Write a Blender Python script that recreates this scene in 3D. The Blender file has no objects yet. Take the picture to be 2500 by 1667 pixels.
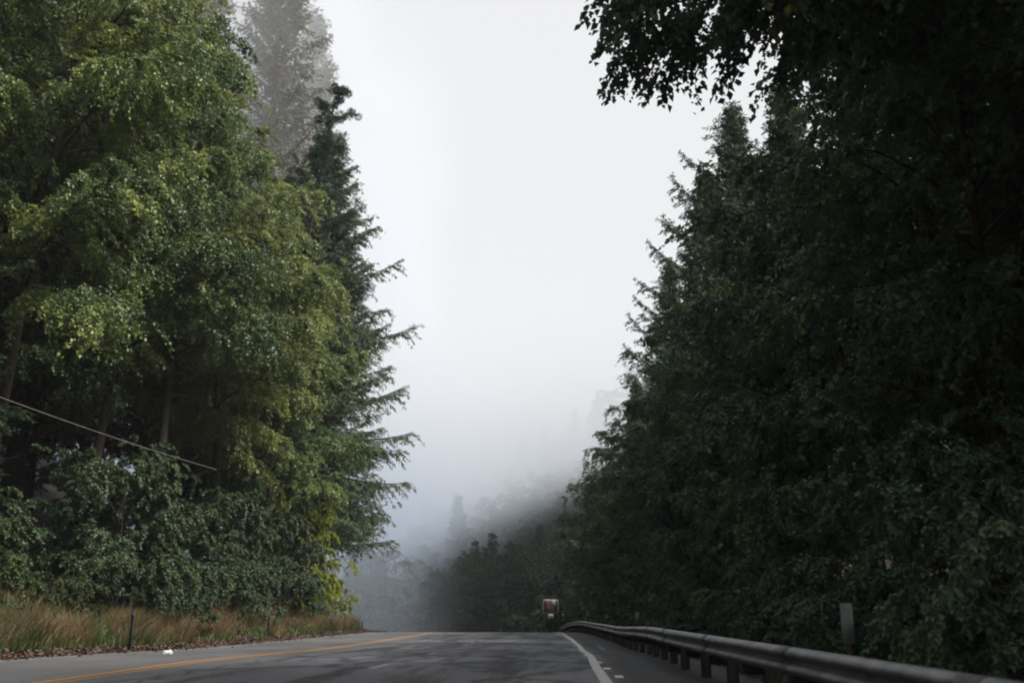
import bpy, math, random
import numpy as np
from mathutils import Vector, Matrix

# ------------------------------------------------------------------ camera
S = bpy.context.scene
COL = S.collection
cam_d = bpy.data.cameras.new('camera')
cam = bpy.data.objects.new('camera', cam_d)
COL.objects.link(cam)
S.camera = cam
cam.location = (0, 0, 1.05)
cam.rotation_euler = (math.radians(90 + 14.84), 0, math.radians(3.24))
cam_d.sensor_width = 36.0
cam_d.lens = 35.0
cam_d.clip_start = 0.1
cam_d.clip_end = 3000
cam_d.dof.use_dof = True
cam_d.dof.focus_distance = 21.0
cam_d.dof.aperture_fstop = 1.6

# ------------------------------------------------------------------ sky and sun
SUN_EL, SUN_AZ = math.radians(54), math.radians(100)      # azimuth to the right of straight ahead
W = bpy.data.worlds.new('World')
S.world = W
W.use_nodes = True
nt = W.node_tree
nt.nodes.clear()
wo = nt.nodes.new('ShaderNodeOutputWorld')
bg = nt.nodes.new('ShaderNodeBackground')
sky = nt.nodes.new('ShaderNodeTexSky')
sky.sky_type = 'NISHITA'
sky.sun_disc = False
sky.sun_elevation = SUN_EL
sky.sun_rotation = SUN_AZ
mx = nt.nodes.new('ShaderNodeMix')
mx.data_type = 'RGBA'
mx.inputs['Factor'].default_value = 0.92
nt.links.new(sky.outputs[0], mx.inputs['A'])
mx.inputs['B'].default_value = (7.05, 7.08, 7.12, 1)        # the overcast: pale fog light from everywhere
nt.links.new(mx.outputs['Result'], bg.inputs['Color'])
bg.inputs['Strength'].default_value = 0.1
nt.links.new(bg.outputs[0], wo.inputs['Surface'])

sun_d = bpy.data.lights.new('sun', 'SUN')
sun_d.energy = 5.0
sun_d.angle = math.radians(14)
sun_d.color = (1.0, 0.97, 0.91)
sun = bpy.data.objects.new('sun', sun_d)
COL.objects.link(sun)
sd = Vector((math.sin(SUN_AZ) * math.cos(SUN_EL), math.cos(SUN_AZ) * math.cos(SUN_EL), math.sin(SUN_EL)))
sun.rotation_euler = sd.to_track_quat('Z', 'Y').to_euler()

S.view_settings.view_transform = 'Standard'
S.view_settings.look = 'None'
S.view_settings.exposure = 0.38
S.view_settings.gamma = 1.0
S.render.engine = 'CYCLES'
cy = S.cycles
cy.max_bounces = 12
cy.diffuse_bounces = 4
cy.glossy_bounces = 2
cy.transmission_bounces = 3
cy.transparent_max_bounces = 8
cy.volume_bounces = 10
cy.volume_step_rate = 0.6
cy.volume_preview_step_rate = 0.6
cy.volume_max_steps = 96
cy.use_denoising = True
cy.filter_width = 2.1
cy.sample_clamp_indirect = 4.0

# ------------------------------------------------------------------ helpers
def tag(o, label=None, cat=None, group=None, kind=None):
    if label: o['label'] = label
    if cat: o['category'] = cat
    if group: o['group'] = group
    if kind: o['kind'] = kind
    return o

def empty(name, loc, rz=0.0):
    o = bpy.data.objects.new(name, None)
    o.empty_display_size = 0.3
    COL.objects.link(o)
    o.location = loc
    o.rotation_euler = (0, 0, rz)
    return o

def mesh_np(name, V, F, mat, parent=None, tint=None, smooth=False):
    """V (n,3); F (m,k) all faces with the same number of corners, or a list of such arrays."""
    Fs = F if isinstance(F, list) else [F]
    Fs = [np.asarray(f, dtype=np.int32) for f in Fs if len(f)]
    me = bpy.data.meshes.new(name)
    V = np.asarray(V, dtype=np.float32)
    me.vertices.add(len(V))
    me.vertices.foreach_set('co', V.ravel())
    tot = sum(f.size for f in Fs)
    nf = sum(len(f) for f in Fs)
    me.loops.add(tot)
    me.loops.foreach_set('vertex_index', np.concatenate([f.ravel() for f in Fs]))
    me.polygons.add(nf)
    ls = []
    s = 0
    for f in Fs:
        k = f.shape[1]
        ls.append(s + np.arange(len(f)) * k)
        s += f.size
    me.polygons.foreach_set('loop_start', np.concatenate(ls).astype(np.int32))
    me.update(calc_edges=True)
    if tint is not None:
        a = me.attributes.new('tint', 'FLOAT', 'FACE')
        a.data.foreach_set('value', np.asarray(tint, dtype=np.float32))
    if smooth:
        me.polygons.foreach_set('use_smooth', np.ones(nf, dtype=bool))
    me.materials.append(mat)
    o = bpy.data.objects.new(name, me)
    COL.objects.link(o)
    if parent: o.parent = parent
    return o

class MB:
    """collects boxes, tubes and faces into one mesh"""
    def __init__(s): s.v = []; s.f = {}; s.n = 0
    def add(s, V, F):
        V = np.asarray(V, float)
        F = np.asarray(F, int)
        s.v.append(V)
        s.f.setdefault(F.shape[1], []).append(F + s.n)
        s.n += len(V)
    def box(s, c, d, rz=0.0, taper=1.0):
        x, y, z = d[0] / 2, d[1] / 2, d[2] / 2
        V = np.array([[-x,-y,-z],[x,-y,-z],[x,y,-z],[-x,y,-z],[-x*taper,-y*taper,z],[x*taper,-y*taper,z],[x*taper,y*taper,z],[-x*taper,y*taper,z]])
        R = np.array([[math.cos(rz), -math.sin(rz), 0],[math.sin(rz), math.cos(rz), 0],[0,0,1]])
        s.add(V @ R.T + np.array(c), [[0,3,2,1],[4,5,6,7],[0,1,5,4],[1,2,6,5],[2,3,7,6],[3,0,4,7]])
    def tube(s, P, r, n=6):
        P = np.asarray(P, float)
        r = np.broadcast_to(np.asarray(r, float), (len(P),))
        T = np.gradient(P, axis=0)
        T /= np.linalg.norm(T, axis=1)[:, None] + 1e-9
        up = np.array([0.0, 0, 1]) if abs(T[:, 2]).mean() < 0.8 else np.array([1.0, 0, 0])
        A = np.cross(T, up); A /= np.linalg.norm(A, axis=1)[:, None] + 1e-9
        B = np.cross(T, A)
        a = np.arange(n) * 2 * math.pi / n
        V = P[:, None, :] + r[:, None, None] * (A[:, None, :] * np.cos(a)[None, :, None] + B[:, None, :] * np.sin(a)[None, :, None])
        m = len(P)
        i = np.arange(m - 1)[:, None] * n
        j = np.arange(n)[None, :]
        F = np.stack([i + j, i + (j + 1) % n, i + n + (j + 1) % n, i + n + j], -1).reshape(-1, 4)
        s.add(V.reshape(-1, 3), F)
        if n <= 8:
            s.f.setdefault(n, []).append(np.array([list(range(n))[::-1]]) + s.n - m * n)
            s.f.setdefault(n, []).append(np.array([list(range(n))]) + s.n - n)
    def build(s, name, mat, parent=None, smooth=False):
        return mesh_np(name, np.concatenate(s.v), [np.concatenate(x) for x in s.f.values()], mat, parent, smooth=smooth)

def copy_tree(o, parent=None):
    c = o.copy()
    COL.objects.link(c)
    if parent: c.parent = parent
    for ch in list(o.children): copy_tree(ch, c)
    return c

# ------------------------------------------------------------------ materials
def mat_new(name):
    m = bpy.data.materials.new(name)
    m.use_nodes = True
    n = m.node_tree
    n.nodes.clear()
    return m, n, n.nodes.new('ShaderNodeOutputMaterial')

def N(n, t, **kw):
    x = n.nodes.new(t)
    for k, v in kw.items(): setattr(x, k, v)
    return x

def ramp(n, fac, stops):
    r = N(n, 'ShaderNodeValToRGB')
    el = r.color_ramp.elements
    while len(el) < len(stops): el.new(0.5)
    for e, (p, c) in zip(el, stops):
        e.position = p
        e.color = (*c, 1) if len(c) == 3 else c
    n.links.new(fac, r.inputs[0])
    return r.outputs[0]

def leaf_mat(name, stops, rough=0.45, trans=0.3, patch=0.35, spec=0.5):
    """leaf colour differs from leaf to leaf (attribute) and from bough to bough (noise)"""
    m, n, out = mat_new(name)
    at = N(n, 'ShaderNodeAttribute', attribute_name='tint')
    tc = N(n, 'ShaderNodeTexCoord')
    no = N(n, 'ShaderNodeTexNoise'); no.inputs['Scale'].default_value = patch; no.inputs['Detail'].default_value = 2
    n.links.new(tc.outputs['Object'], no.inputs['Vector'])
    oi = N(n, 'ShaderNodeObjectInfo')
    a = N(n, 'ShaderNodeMath', operation='MULTIPLY_ADD'); a.inputs[1].default_value = 1.7; a.inputs[2].default_value = -0.85
    n.links.new(no.outputs['Fac'], a.inputs[0])
    b = N(n, 'ShaderNodeMath', operation='MULTIPLY_ADD'); b.inputs[1].default_value = 0.75
    n.links.new(at.outputs['Fac'], b.inputs[0]); n.links.new(a.outputs[0], b.inputs[2])
    c = N(n, 'ShaderNodeMath', operation='MULTIPLY_ADD'); c.inputs[1].default_value = 0.25
    n.links.new(oi.outputs['Random'], c.inputs[0]); n.links.new(b.outputs[0], c.inputs[2])
    colr = ramp(n, c.outputs[0], stops)
    p = N(n, 'ShaderNodeBsdfPrincipled')
    p.inputs['Roughness'].default_value = rough
    p.inputs['Specular IOR Level'].default_value = spec
    n.links.new(colr, p.inputs['Base Color'])
    t = N(n, 'ShaderNodeBsdfTranslucent')
    hs = N(n, 'ShaderNodeHueSaturation'); hs.inputs['Hue'].default_value = 0.485; hs.inputs['Saturation'].default_value = 1.0; hs.inputs['Value'].default_value = 1.3
    n.links.new(colr, hs.inputs['Color']); n.links.new(hs.outputs[0], t.inputs['Color'])
    mxs = N(n, 'ShaderNodeMixShader'); mxs.inputs[0].default_value = trans
    n.links.new(p.outputs[0], mxs.inputs[1]); n.links.new(t.outputs[0], mxs.inputs[2])
    n.links.new(mxs.outputs[0], out.inputs['Surface'])
    return m

def rough_mat(name, c1, c2, scale=8.0, rough=0.9, detail=6, bump=0.0, metal=0.0, stretch=(1, 1, 1), coord='Object', spec=0.3):
    m, n, out = mat_new(name)
    tc = N(n, 'ShaderNodeTexCoord')
    mp = N(n, 'ShaderNodeMapping'); mp.inputs['Scale'].default_value = stretch
    n.links.new(tc.outputs[coord], mp.inputs[0])
    no = N(n, 'ShaderNodeTexNoise'); no.inputs['Scale'].default_value = scale; no.inputs['Detail'].default_value = detail
    n.links.new(mp.outputs[0], no.inputs['Vector'])
    c = ramp(n, no.outputs['Fac'], [(0.32, c1), (0.68, c2)])
    p = N(n, 'ShaderNodeBsdfPrincipled')
    p.inputs['Roughness'].default_value = rough
    p.inputs['Metallic'].default_value = metal
    p.inputs['Specular IOR Level'].default_value = spec
    n.links.new(c, p.inputs['Base Color'])
    if bump:
        b = N(n, 'ShaderNodeBump'); b.inputs['Strength'].default_value = bump; b.inputs['Distance'].default_value = 0.02
        n.links.new(no.outputs['Fac'], b.inputs['Height']); n.links.new(b.outputs[0], p.inputs['Normal'])
    n.links.new(p.outputs[0], out.inputs['Surface'])
    return m

M = {}
M['alder'] = leaf_mat('alder_leaves', [(0.0, (0.043, 0.076, 0.030)), (0.4, (0.095, 0.146, 0.052)), (0.72, (0.176, 0.226, 0.064)), (1.0, (0.310, 0.335, 0.085))], rough=0.46, trans=0.32, spec=0.5)
M['alder_green'] = leaf_mat('deep_green_alder_leaves', [(0.0, (0.036, 0.066, 0.028)), (0.45, (0.080, 0.132, 0.046)), (0.8, (0.155, 0.190, 0.052)), (1.0, (0.250, 0.270, 0.065))], rough=0.46, trans=0.30, spec=0.5)
M['alder_yellow'] = leaf_mat('yellowing_alder_leaves', [(0.0, (0.052, 0.082, 0.034)), (0.4, (0.115, 0.158, 0.056)), (0.75, (0.200, 0.238, 0.066)), (1.0, (0.320, 0.335, 0.085))], rough=0.42, trans=0.36, spec=0.5)
M['maple'] = leaf_mat('maple_leaves', [(0.0, (0.048, 0.090, 0.050)), (0.5, (0.100, 0.168, 0.078)), (0.85, (0.160, 0.230, 0.080)), (1.0, (0.25, 0.29, 0.075))], rough=0.5, trans=0.25, spec=0.4)
M['shade_broad'] = leaf_mat('shade_toned_leaves', [(0.0, (0.040, 0.066, 0.046)), (0.5, (0.072, 0.106, 0.066)), (0.9, (0.118, 0.152, 0.072)), (1.0, (0.19, 0.20, 0.062))], rough=0.7, trans=0.18, spec=0.2)  # darker copy of the maple leaves: the right wood's shade is in the colour
M['shrub'] = leaf_mat('shrub_leaves', [(0.0, (0.020, 0.038, 0.016)), (0.45, (0.048, 0.076, 0.025)), (0.8, (0.088, 0.116, 0.032)), (1.0, (0.150, 0.168, 0.040))], rough=0.55, trans=0.28, patch=0.8)
M['blue_shrub'] = leaf_mat('blue_green_shrub_leaves', [(0.0, (0.022, 0.044, 0.022)), (0.5, (0.050, 0.086, 0.036)), (1.0, (0.090, 0.120, 0.044))], rough=0.55, trans=0.25, patch=0.8)
M['yellow_shrub'] = leaf_mat('yellow_leaves', [(0.0, (0.12, 0.16, 0.022)), (0.5, (0.26, 0.30, 0.035)), (1.0, (0.38, 0.40, 0.06))], rough=0.5, trans=0.38)
M['pale_shrub'] = leaf_mat('pale_lit_willow_leaves', [(0.0, (0.14, 0.19, 0.07)), (0.5, (0.27, 0.32, 0.13)), (1.0, (0.40, 0.44, 0.20))], rough=0.5, trans=0.38)  # lit look of the shrubs at the bank's end put into the leaf colour
M['spruce'] = leaf_mat('spruce_needles', [(0.0, (0.030, 0.052, 0.030)), (0.5, (0.060, 0.096, 0.050)), (1.0, (0.120, 0.155, 0.065))], rough=0.6, trans=0.15, spec=0.3)
M['redwood'] = leaf_mat('redwood_needles', [(0.0, (0.065, 0.065, 0.040)), (0.5, (0.120, 0.112, 0.065)), (1.0, (0.21, 0.175, 0.09))], rough=0.6, trans=0.2, spec=0.3)
M['pine'] = leaf_mat('pine_needles', [(0.0, (0.020, 0.042, 0.030)), (0.5, (0.045, 0.080, 0.052)), (1.0, (0.085, 0.130, 0.072))], rough=0.55, trans=0.1, spec=0.35)
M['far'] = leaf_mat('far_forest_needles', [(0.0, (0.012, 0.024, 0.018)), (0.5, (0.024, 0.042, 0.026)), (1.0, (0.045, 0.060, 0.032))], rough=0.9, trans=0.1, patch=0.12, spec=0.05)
M['grass'] = leaf_mat('dry_grass_blades', [(0.0, (0.08, 0.10, 0.04)), (0.25, (0.14, 0.115, 0.055)), (0.7, (0.25, 0.165, 0.090)), (1.0, (0.36, 0.26, 0.16))], rough=0.7, trans=0.2, patch=0.6, spec=0.2)
M['green_grass'] = leaf_mat('green_grass_blades', [(0.0, (0.05, 0.09, 0.03)), (1.0, (0.14, 0.18, 0.05))], rough=0.6, trans=0.2)
M['verge'] = leaf_mat('shade_toned_verge_grass', [(0.0, (0.018, 0.026, 0.012)), (1.0, (0.050, 0.055, 0.024))], rough=0.7, trans=0.1)  # blade colour darkened to carry the shade behind the rail
M['litter'] = leaf_mat('dead_leaf_litter', [(0.0, (0.045, 0.032, 0.025)), (0.6, (0.12, 0.078, 0.055)), (1.0, (0.26, 0.19, 0.13))], rough=0.8, trans=0.05, patch=2.0, spec=0.2)
M['bark'] = rough_mat('grey_brown_bark', (0.022, 0.018, 0.014), (0.062, 0.050, 0.040), scale=5, bump=0.6, stretch=(3, 3, 0.6))
M['dark_bark'] = rough_mat('dark_bark', (0.016, 0.012, 0.010), (0.045, 0.034, 0.027), scale=5, bump=0.6, stretch=(3, 3, 0.5))
M['ground'] = rough_mat('forest_floor', (0.012, 0.010, 0.007), (0.035, 0.026, 0.017), scale=1.6, bump=0.5)
M['steel'] = rough_mat('galvanised_steel', (0.06, 0.058, 0.06), (0.17, 0.17, 0.18), scale=5, rough=0.52, metal=0.35, stretch=(1, 0.8, 1), spec=0.6)
M['dull_steel'] = rough_mat('dull_dirty_steel', (0.05, 0.045, 0.042), (0.12, 0.115, 0.115), scale=18, rough=0.65, metal=0.2)
M['wood'] = rough_mat('weathered_post_wood', (0.014, 0.012, 0.011), (0.038, 0.032, 0.028), scale=6, bump=0.4, stretch=(4, 4, 0.5))
M['white_plastic'] = rough_mat('shade_toned_white_plastic', (0.08, 0.08, 0.08), (0.155, 0.155, 0.153), scale=9, rough=0.6)  # white paddles greyed in colour for the shade behind the rail
M['green_steel'] = rough_mat('dark_green_steel', (0.020, 0.028, 0.026), (0.045, 0.052, 0.048), scale=9, rough=0.6, metal=0.3)
M['sign_brown'] = rough_mat('sign_brown', (0.10, 0.034, 0.026), (0.14, 0.050, 0.038), scale=3, rough=0.5)
M['sign_white'] = rough_mat('sign_white', (0.45, 0.43, 0.43), (0.60, 0.58, 0.58), scale=12, rough=0.5)
M['sign_teal'] = rough_mat('sign_teal', (0.12, 0.34, 0.38), (0.22, 0.46, 0.50), scale=5, rough=0.5)
M['sign_back'] = rough_mat('sign_aluminium', (0.35, 0.35, 0.36), (0.42, 0.42, 0.43), scale=5, rough=0.5, metal=0.8)
M['paper'] = rough_mat('crumpled_paper', (0.50, 0.50, 0.50), (0.75, 0.75, 0.74), scale=20, rough=0.8)
M['cable'] = rough_mat('pale_cable', (0.12, 0.11, 0.09), (0.20, 0.18, 0.14), scale=4, rough=0.6)

def asphalt_mat():
    m, n, out = mat_new('worn_asphalt')
    tc = N(n, 'ShaderNodeTexCoord')
    sep = N(n, 'ShaderNodeAttribute', attribute_name='lateral')   # metres from the right edge line
    p = N(n, 'ShaderNodeBsdfPrincipled')
    def noise(sc, stretch, det=5, rough=0.6):
        mp = N(n, 'ShaderNodeMapping'); mp.inputs['Scale'].default_value = stretch
        n.links.new(tc.outputs['Object'], mp.inputs[0])
        x = N(n, 'ShaderNodeTexNoise'); x.inputs['Scale'].default_value = sc; x.inputs['Detail'].default_value = det; x.inputs['Roughness'].default_value = rough
        n.links.new(mp.outputs[0], x.inputs['Vector'])
        return x.outputs['Fac']
    def mix(a, b, f, blend='MIX'):
        x = N(n, 'ShaderNodeMix', data_type='RGBA', blend_type=blend)
        for s, v in (('A', a), ('B', b), ('Factor', f)):
            if isinstance(v, (int, float)): x.inputs[s].default_value = v
            elif isinstance(v, tuple): x.inputs[s].default_value = (*v, 1)
            else: n.links.new(v, x.inputs[s])
        return x.outputs['Result']
    # old grey surface of the oncoming lane, newer patched surface of the near lanes
    lane = N(n, 'ShaderNodeMapRange'); lane.inputs['From Min'].default_value = -7.1; lane.inputs['From Max'].default_value = -6.2
    lane.interpolation_type = 'SMOOTHSTEP'
    n.links.new(sep.outputs['Fac'], lane.inputs['Value'])
    base = mix((0.112, 0.112, 0.114), (0.140, 0.142, 0.155), lane.outputs[0])
    shoulder = N(n, 'ShaderNodeMapRange'); shoulder.inputs['From Min'].default_value = 0.0; shoulder.inputs['From Max'].default_value = 0.35
    n.links.new(sep.outputs['Fac'], shoulder.inputs['Value'])
    base = mix(base, (0.045, 0.046, 0.052), shoulder.outputs[0])
    big = ramp(n, noise(0.35, (1, 0.35, 1)), [(0.35, (0.62, 0.62, 0.63)), (0.65, (1.25, 1.24, 1.22))])
    base = mix(base, big, 1.0, 'MULTIPLY')
    # tar seams and dark worn patches in the near lanes
    patch = ramp(n, noise(0.9, (1.3, 0.16, 1), 7, 0.65), [(0.48, (0, 0, 0)), (0.56, (1, 1, 1))])
    pm = N(n, 'ShaderNodeMath', operation='MULTIPLY'); n.links.new(patch, pm.inputs[0]); n.links.new(lane.outputs[0], pm.inputs[1])
    pf = N(n, 'ShaderNodeMath', operation='MULTIPLY'); pf.inputs[1].default_value = 0.75; n.links.new(pm.outputs[0], pf.inputs[0])
    base = mix(base, (0.035, 0.035, 0.038), pf.outputs[0])
    vo = N(n, 'ShaderNodeTexVoronoi', feature='DISTANCE_TO_EDGE'); vo.inputs['Scale'].default_value = 0.55
    mp = N(n, 'ShaderNodeMapping'); mp.inputs['Scale'].default_value = (1, 0.35, 1)
    wn = N(n, 'ShaderNodeTexNoise'); wn.inputs['Scale'].default_value = 1.5; wn.inputs['Detail'].default_value = 4
    n.links.new(tc.outputs['Object'], wn.inputs['Vector'])
    va = N(n, 'ShaderNodeVectorMath', operation='MULTIPLY_ADD'); va.inputs[1].default_value = (1.2, 1.2, 0)
    n.links.new(wn.outputs['Color'], va.inputs[0]); n.links.new(tc.outputs['Object'], va.inputs[2])
    n.links.new(va.outputs[0], mp.inputs[0]); n.links.new(mp.outputs[0], vo.inputs['Vector'])
    crack = ramp(n, vo.outputs['Distance'], [(0.0, (1, 1, 1)), (0.055, (0, 0, 0))])
    cf = N(n, 'ShaderNodeMath', operation='MULTIPLY'); cf.inputs[1].default_value = 0.85; n.links.new(crack, cf.inputs[0])
    cl = N(n, 'ShaderNodeMath', operation='MULTIPLY'); n.links.new(cf.outputs[0], cl.inputs[0]); n.links.new(lane.outputs[0], cl.inputs[1])
    base = mix(base, (0.018, 0.018, 0.019), cl.outputs[0])
    fine = ramp(n, noise(22, (1, 0.5, 1), 6, 0.75), [(0.3, (0.62, 0.62, 0.62)), (0.7, (1.38, 1.38, 1.38))])
    base = mix(base, fine, 1.0, 'MULTIPLY')
    n.links.new(base, p.inputs['Base Color'])
    p.inputs['Roughness'].default_value = 0.85
    p.inputs['Specular IOR Level'].default_value = 0.3
    b = N(n, 'ShaderNodeBump'); b.inputs['Strength'].default_value = 0.35; b.inputs['Distance'].default_value = 0.01
    n.links.new(noise(45, (1, 1, 1), 4), b.inputs['Height']); n.links.new(b.outputs[0], p.inputs['Normal'])
    n.links.new(p.outputs[0], out.inputs['Surface'])
    return m
M['asphalt'] = asphalt_mat()

def paint_mat(name, col, under, wear=0.5, scale=9):
    m, n, out = mat_new(name)
    tc = N(n, 'ShaderNodeTexCoord')
    no = N(n, 'ShaderNodeTexNoise'); no.inputs['Scale'].default_value = scale; no.inputs['Detail'].default_value = 8; no.inputs['Roughness'].default_value = 0.7
    n.links.new(tc.outputs['Object'], no.inputs['Vector'])
    c = ramp(n, no.outputs['Fac'], [(wear - 0.12, under), (wear + 0.06, col)])
    p = N(n, 'ShaderNodeBsdfPrincipled'); p.inputs['Roughness'].default_value = 0.7
    n.links.new(c, p.inputs['Base Color'])
    n.links.new(p.outputs[0], out.inputs['Surface'])
    return m
M['yellow'] = paint_mat('yellow_paint', (0.52, 0.23, 0.032), (0.22, 0.12, 0.04), 0.42)
M['faded_yellow'] = paint_mat('faded_yellow_paint', (0.34, 0.19, 0.075), (0.13, 0.10, 0.075), 0.45)
M['white'] = paint_mat('white_paint', (0.42, 0.42, 0.42), (0.16, 0.16, 0.16), 0.40)
M['worn_white'] = paint_mat('worn_white_paint', (0.30, 0.30, 0.30), (0.10, 0.10, 0.105), 0.48)
M['cream'] = paint_mat('cream_marker', (0.50, 0.50, 0.33), (0.36, 0.36, 0.24), 0.4, 20)

# ------------------------------------------------------------------ the lie of the land
YK = np.array([-60, -20, 0, 10, 18, 24, 30, 42.5, 58, 66, 74, 82, 95, 120, 160, 220, 320, 900.0])
ZK = np.array([0.0, 0.0, 0.05, 0.06, 0.045, -0.05, -0.17, -0.305, -0.45, -0.60, -0.86, -1.25, -2.2, -4.4, -8.2, -12.5, -15, -15.0])
def road_z(y):
    y = np.asarray(y, float)
    h = np.diff(YK); d = np.diff(ZK) / h
    m = np.zeros(len(YK))
    m[1:-1] = np.where(d[:-1] * d[1:] > 0, 2 * d[:-1] * d[1:] / (d[:-1] + d[1:] - 1e-12), 0)
    i = np.clip(np.searchsorted(YK, y) - 1, 0, len(YK) - 2)
    t = np.clip((y - YK[i]) / h[i], 0, 1)
    return (2*t**3-3*t**2+1)*ZK[i] + (t**3-2*t**2+t)*h[i]*m[i] + (-2*t**3+3*t**2)*ZK[i+1] + (t**3-t**2)*h[i]*m[i+1]
def line_x(y):
    """x of the right edge line; the road bends gently, then harder, to the left"""
    y = np.asarray(y, float)
    far = np.maximum(y - 90, 0)
    return 0.45 - 0.0005 * np.maximum(y - 14, 0) ** 2 - 0.0035 * far ** 2 * (far < 140) - (far >= 140) * (0.0035 * 140 ** 2 + (far - 140) * 0.98)
def sst(a, b, x):
    t = np.clip((x - a) / (b - a), 0, 1)
    return t * t * (3 - 2 * t)
def bumps(x, y):
    return 0.5 * np.sin(x * 0.21 + y * 0.13) * np.sin(y * 0.17 - x * 0.05) + 0.25 * np.sin(x * 0.7 + 1.3) * np.sin(y * 0.55 + 0.4)
def ground_z(x, y):
    x = np.asarray(x, float); y = np.asarray(y, float)
    u = x - line_x(np.minimum(y, 110))
    z = road_z(y)
    left = sst(-11.9, -13.2, u) * 0.18 + sst(-13.0, -15.6, u) * 0.95 * (1 - sst(60, 76, y)) + (np.maximum(-15.5 - u, 0) * 0.30 + np.maximum(-30 - u, 0) * 0.45) * (1 - sst(78, 120, y))
    right = -sst(1.6, 3.2, u) * 0.45 + np.maximum(u - 4.2, 0) * 0.33 + np.maximum(u - 18, 0) * 0.5
    right = right * (1 - 0.4 * sst(100, 150, y))
    nb = bumps(x, y) * (sst(-15, -22, u) + sst(4, 9, u))
    near = z + left + right + nb
    hill = -13 + 74 * sst(-70, 58, x) * sst(118, 250, y) + 1.6 * bumps(x * 0.4, y * 0.4) * 2
    hill = hill + 55 * sst(-48, -110, x) * (1 - sst(230, 330, y))
    left2 = np.maximum(-34 - u, 0) * 0.6 * sst(70, 110, y) * (x < 0)
    near = near + left2
    k = sst(105, 165, y)
    return near * (1 - k) + hill * k - 0.03

def grid_mesh(name, ys, us, zfun, mat, parent=None, lateral=False, usex=True):
    X = line_x(ys)[:, None] + us[None, :] if usex else np.broadcast_to(us[None, :], (len(ys), len(us)))
    Y = np.broadcast_to(ys[:, None], X.shape)
    Z = zfun(X, Y)
    V = np.stack([X, Y, Z], -1).reshape(-1, 3)
    a, b = len(ys), len(us)
    i = np.arange(a - 1)[:, None] * b + np.arange(b - 1)[None, :]
    F = np.stack([i, i + 1, i + b + 1, i + b], -1).reshape(-1, 4)
    o = mesh_np(name, V, F, mat, parent, smooth=True)
    if lateral:
        at_ = o.data.attributes.new('lateral', 'FLOAT', 'POINT')
        at_.data.foreach_set('value', np.broadcast_to(us[None, :], X.shape).astype(np.float32).ravel())
    return o

ys = np.concatenate([np.arange(-60, 20, 2.0), np.arange(20, 130, 1.0), np.arange(130, 350, 4.0)])
xs = np.concatenate([-np.geomspace(260, 40, 24), np.arange(-38, -10, 0.7), np.arange(-10, 2, 1.0), np.arange(2, 30, 0.8), np.geomspace(31, 220, 24)])
def gz_under(x, y):
    u = x - line_x(y)
    inside = sst(-12.6, -12.0, u) * (1 - sst(1.5, 2.0, u)) * (y < 150)
    return ground_z(x, y) - 0.12 * inside
tag(grid_mesh('ground', ys, xs, gz_under, M['ground'], usex=False), 'dark forest floor rising on both sides of the road', kind='structure')

def rz(X, Y): return road_z(Y)
yr = np.concatenate([np.arange(-60, 0, 2.0), np.arange(0, 110, 0.5), np.arange(110, 152, 2.0)])
ur = np.array([-11.75, -11.1, -9.3, -7.4, -7.1, -6.8, -6.5, -6.2, -4, -2, -0.2, 0, 0.12, 0.24, 0.36, 1.0, 2.2])
road = tag(grid_mesh('road', yr, ur, rz, M['asphalt'], lateral=True), 'patched grey two lane highway cresting a low rise', kind='structure')

def strip(name, y0, y1, u0, w, mat, lift=0.004, wob=0.0, taper_u=None, step=0.4):
    n_ = max(2, int((y1 - y0) / step) + 1)
    y = np.linspace(y0, y1, n_)
    u = np.full(n_, u0) if taper_u is None else u0 + (taper_u - u0) * np.linspace(0, 1, n_)
    u = u + wob * np.sin(y * 0.6) * np.exp(-y / 60)
    x = line_x(y) + u
    V = np.concatenate([np.stack([x - w / 2, y, road_z(y) + lift], -1), np.stack([x + w / 2, y, road_z(y) + lift], -1)])
    i = np.arange(n_ - 1)
    F = np.stack([i, i + n_, i + n_ + 1, i + 1], -1)
    o = mesh_np(name, V, F, mat, road)
    return o
strip('yellow_line', -40, 110, -7.55, 0.12, M['yellow'])['label'] = 'bright yellow line on the oncoming side of the centre pair'
strip('yellow_line', -40, 110, -7.27, 0.11, M['faded_yellow'])['label'] = 'faded yellow line on the near side of the centre pair'
strip('edge_line', -40, 110, -11.1, 0.13, M['worn_white'])['label'] = 'faint white edge line beside the grassy bank'
strip('edge_line', -40, 78, 0.0, 0.16, M['white'], wob=0.03)['label'] = 'solid white edge line beside the guardrail'
strip('edge_line', 40, 57, -0.05, 0.09, M['worn_white'], lift=0.006, taper_u=-0.32)['label'] = 'ghost of an older white line peeling away near the crest'
for y0 in (16.9, 24.2, 34.0, 36.6, 42.0, 50.5, 56.5, 63):
    strip('lane_dash', y0, y0 + (1.7 if y0 < 30 else 1.1), -3.72, 0.11, M['worn_white'], step=0.3)
for y0, uu in ((14.9, 0.24), (16.9, 0.14), (18.9, 0.07), (23.2, -0.07), (28.0, -0.11), (33.0, -0.13), (60.0, -0.25)):
    strip('marker_dash', y0, y0 + 0.55, uu, 0.12, M['cream'], lift=0.009, step=0.3)
# short streaks of old paint on the shoulder
strip('paint_streak', 29, 34, 0.62, 0.035, M['worn_white'], step=0.3)

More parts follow.
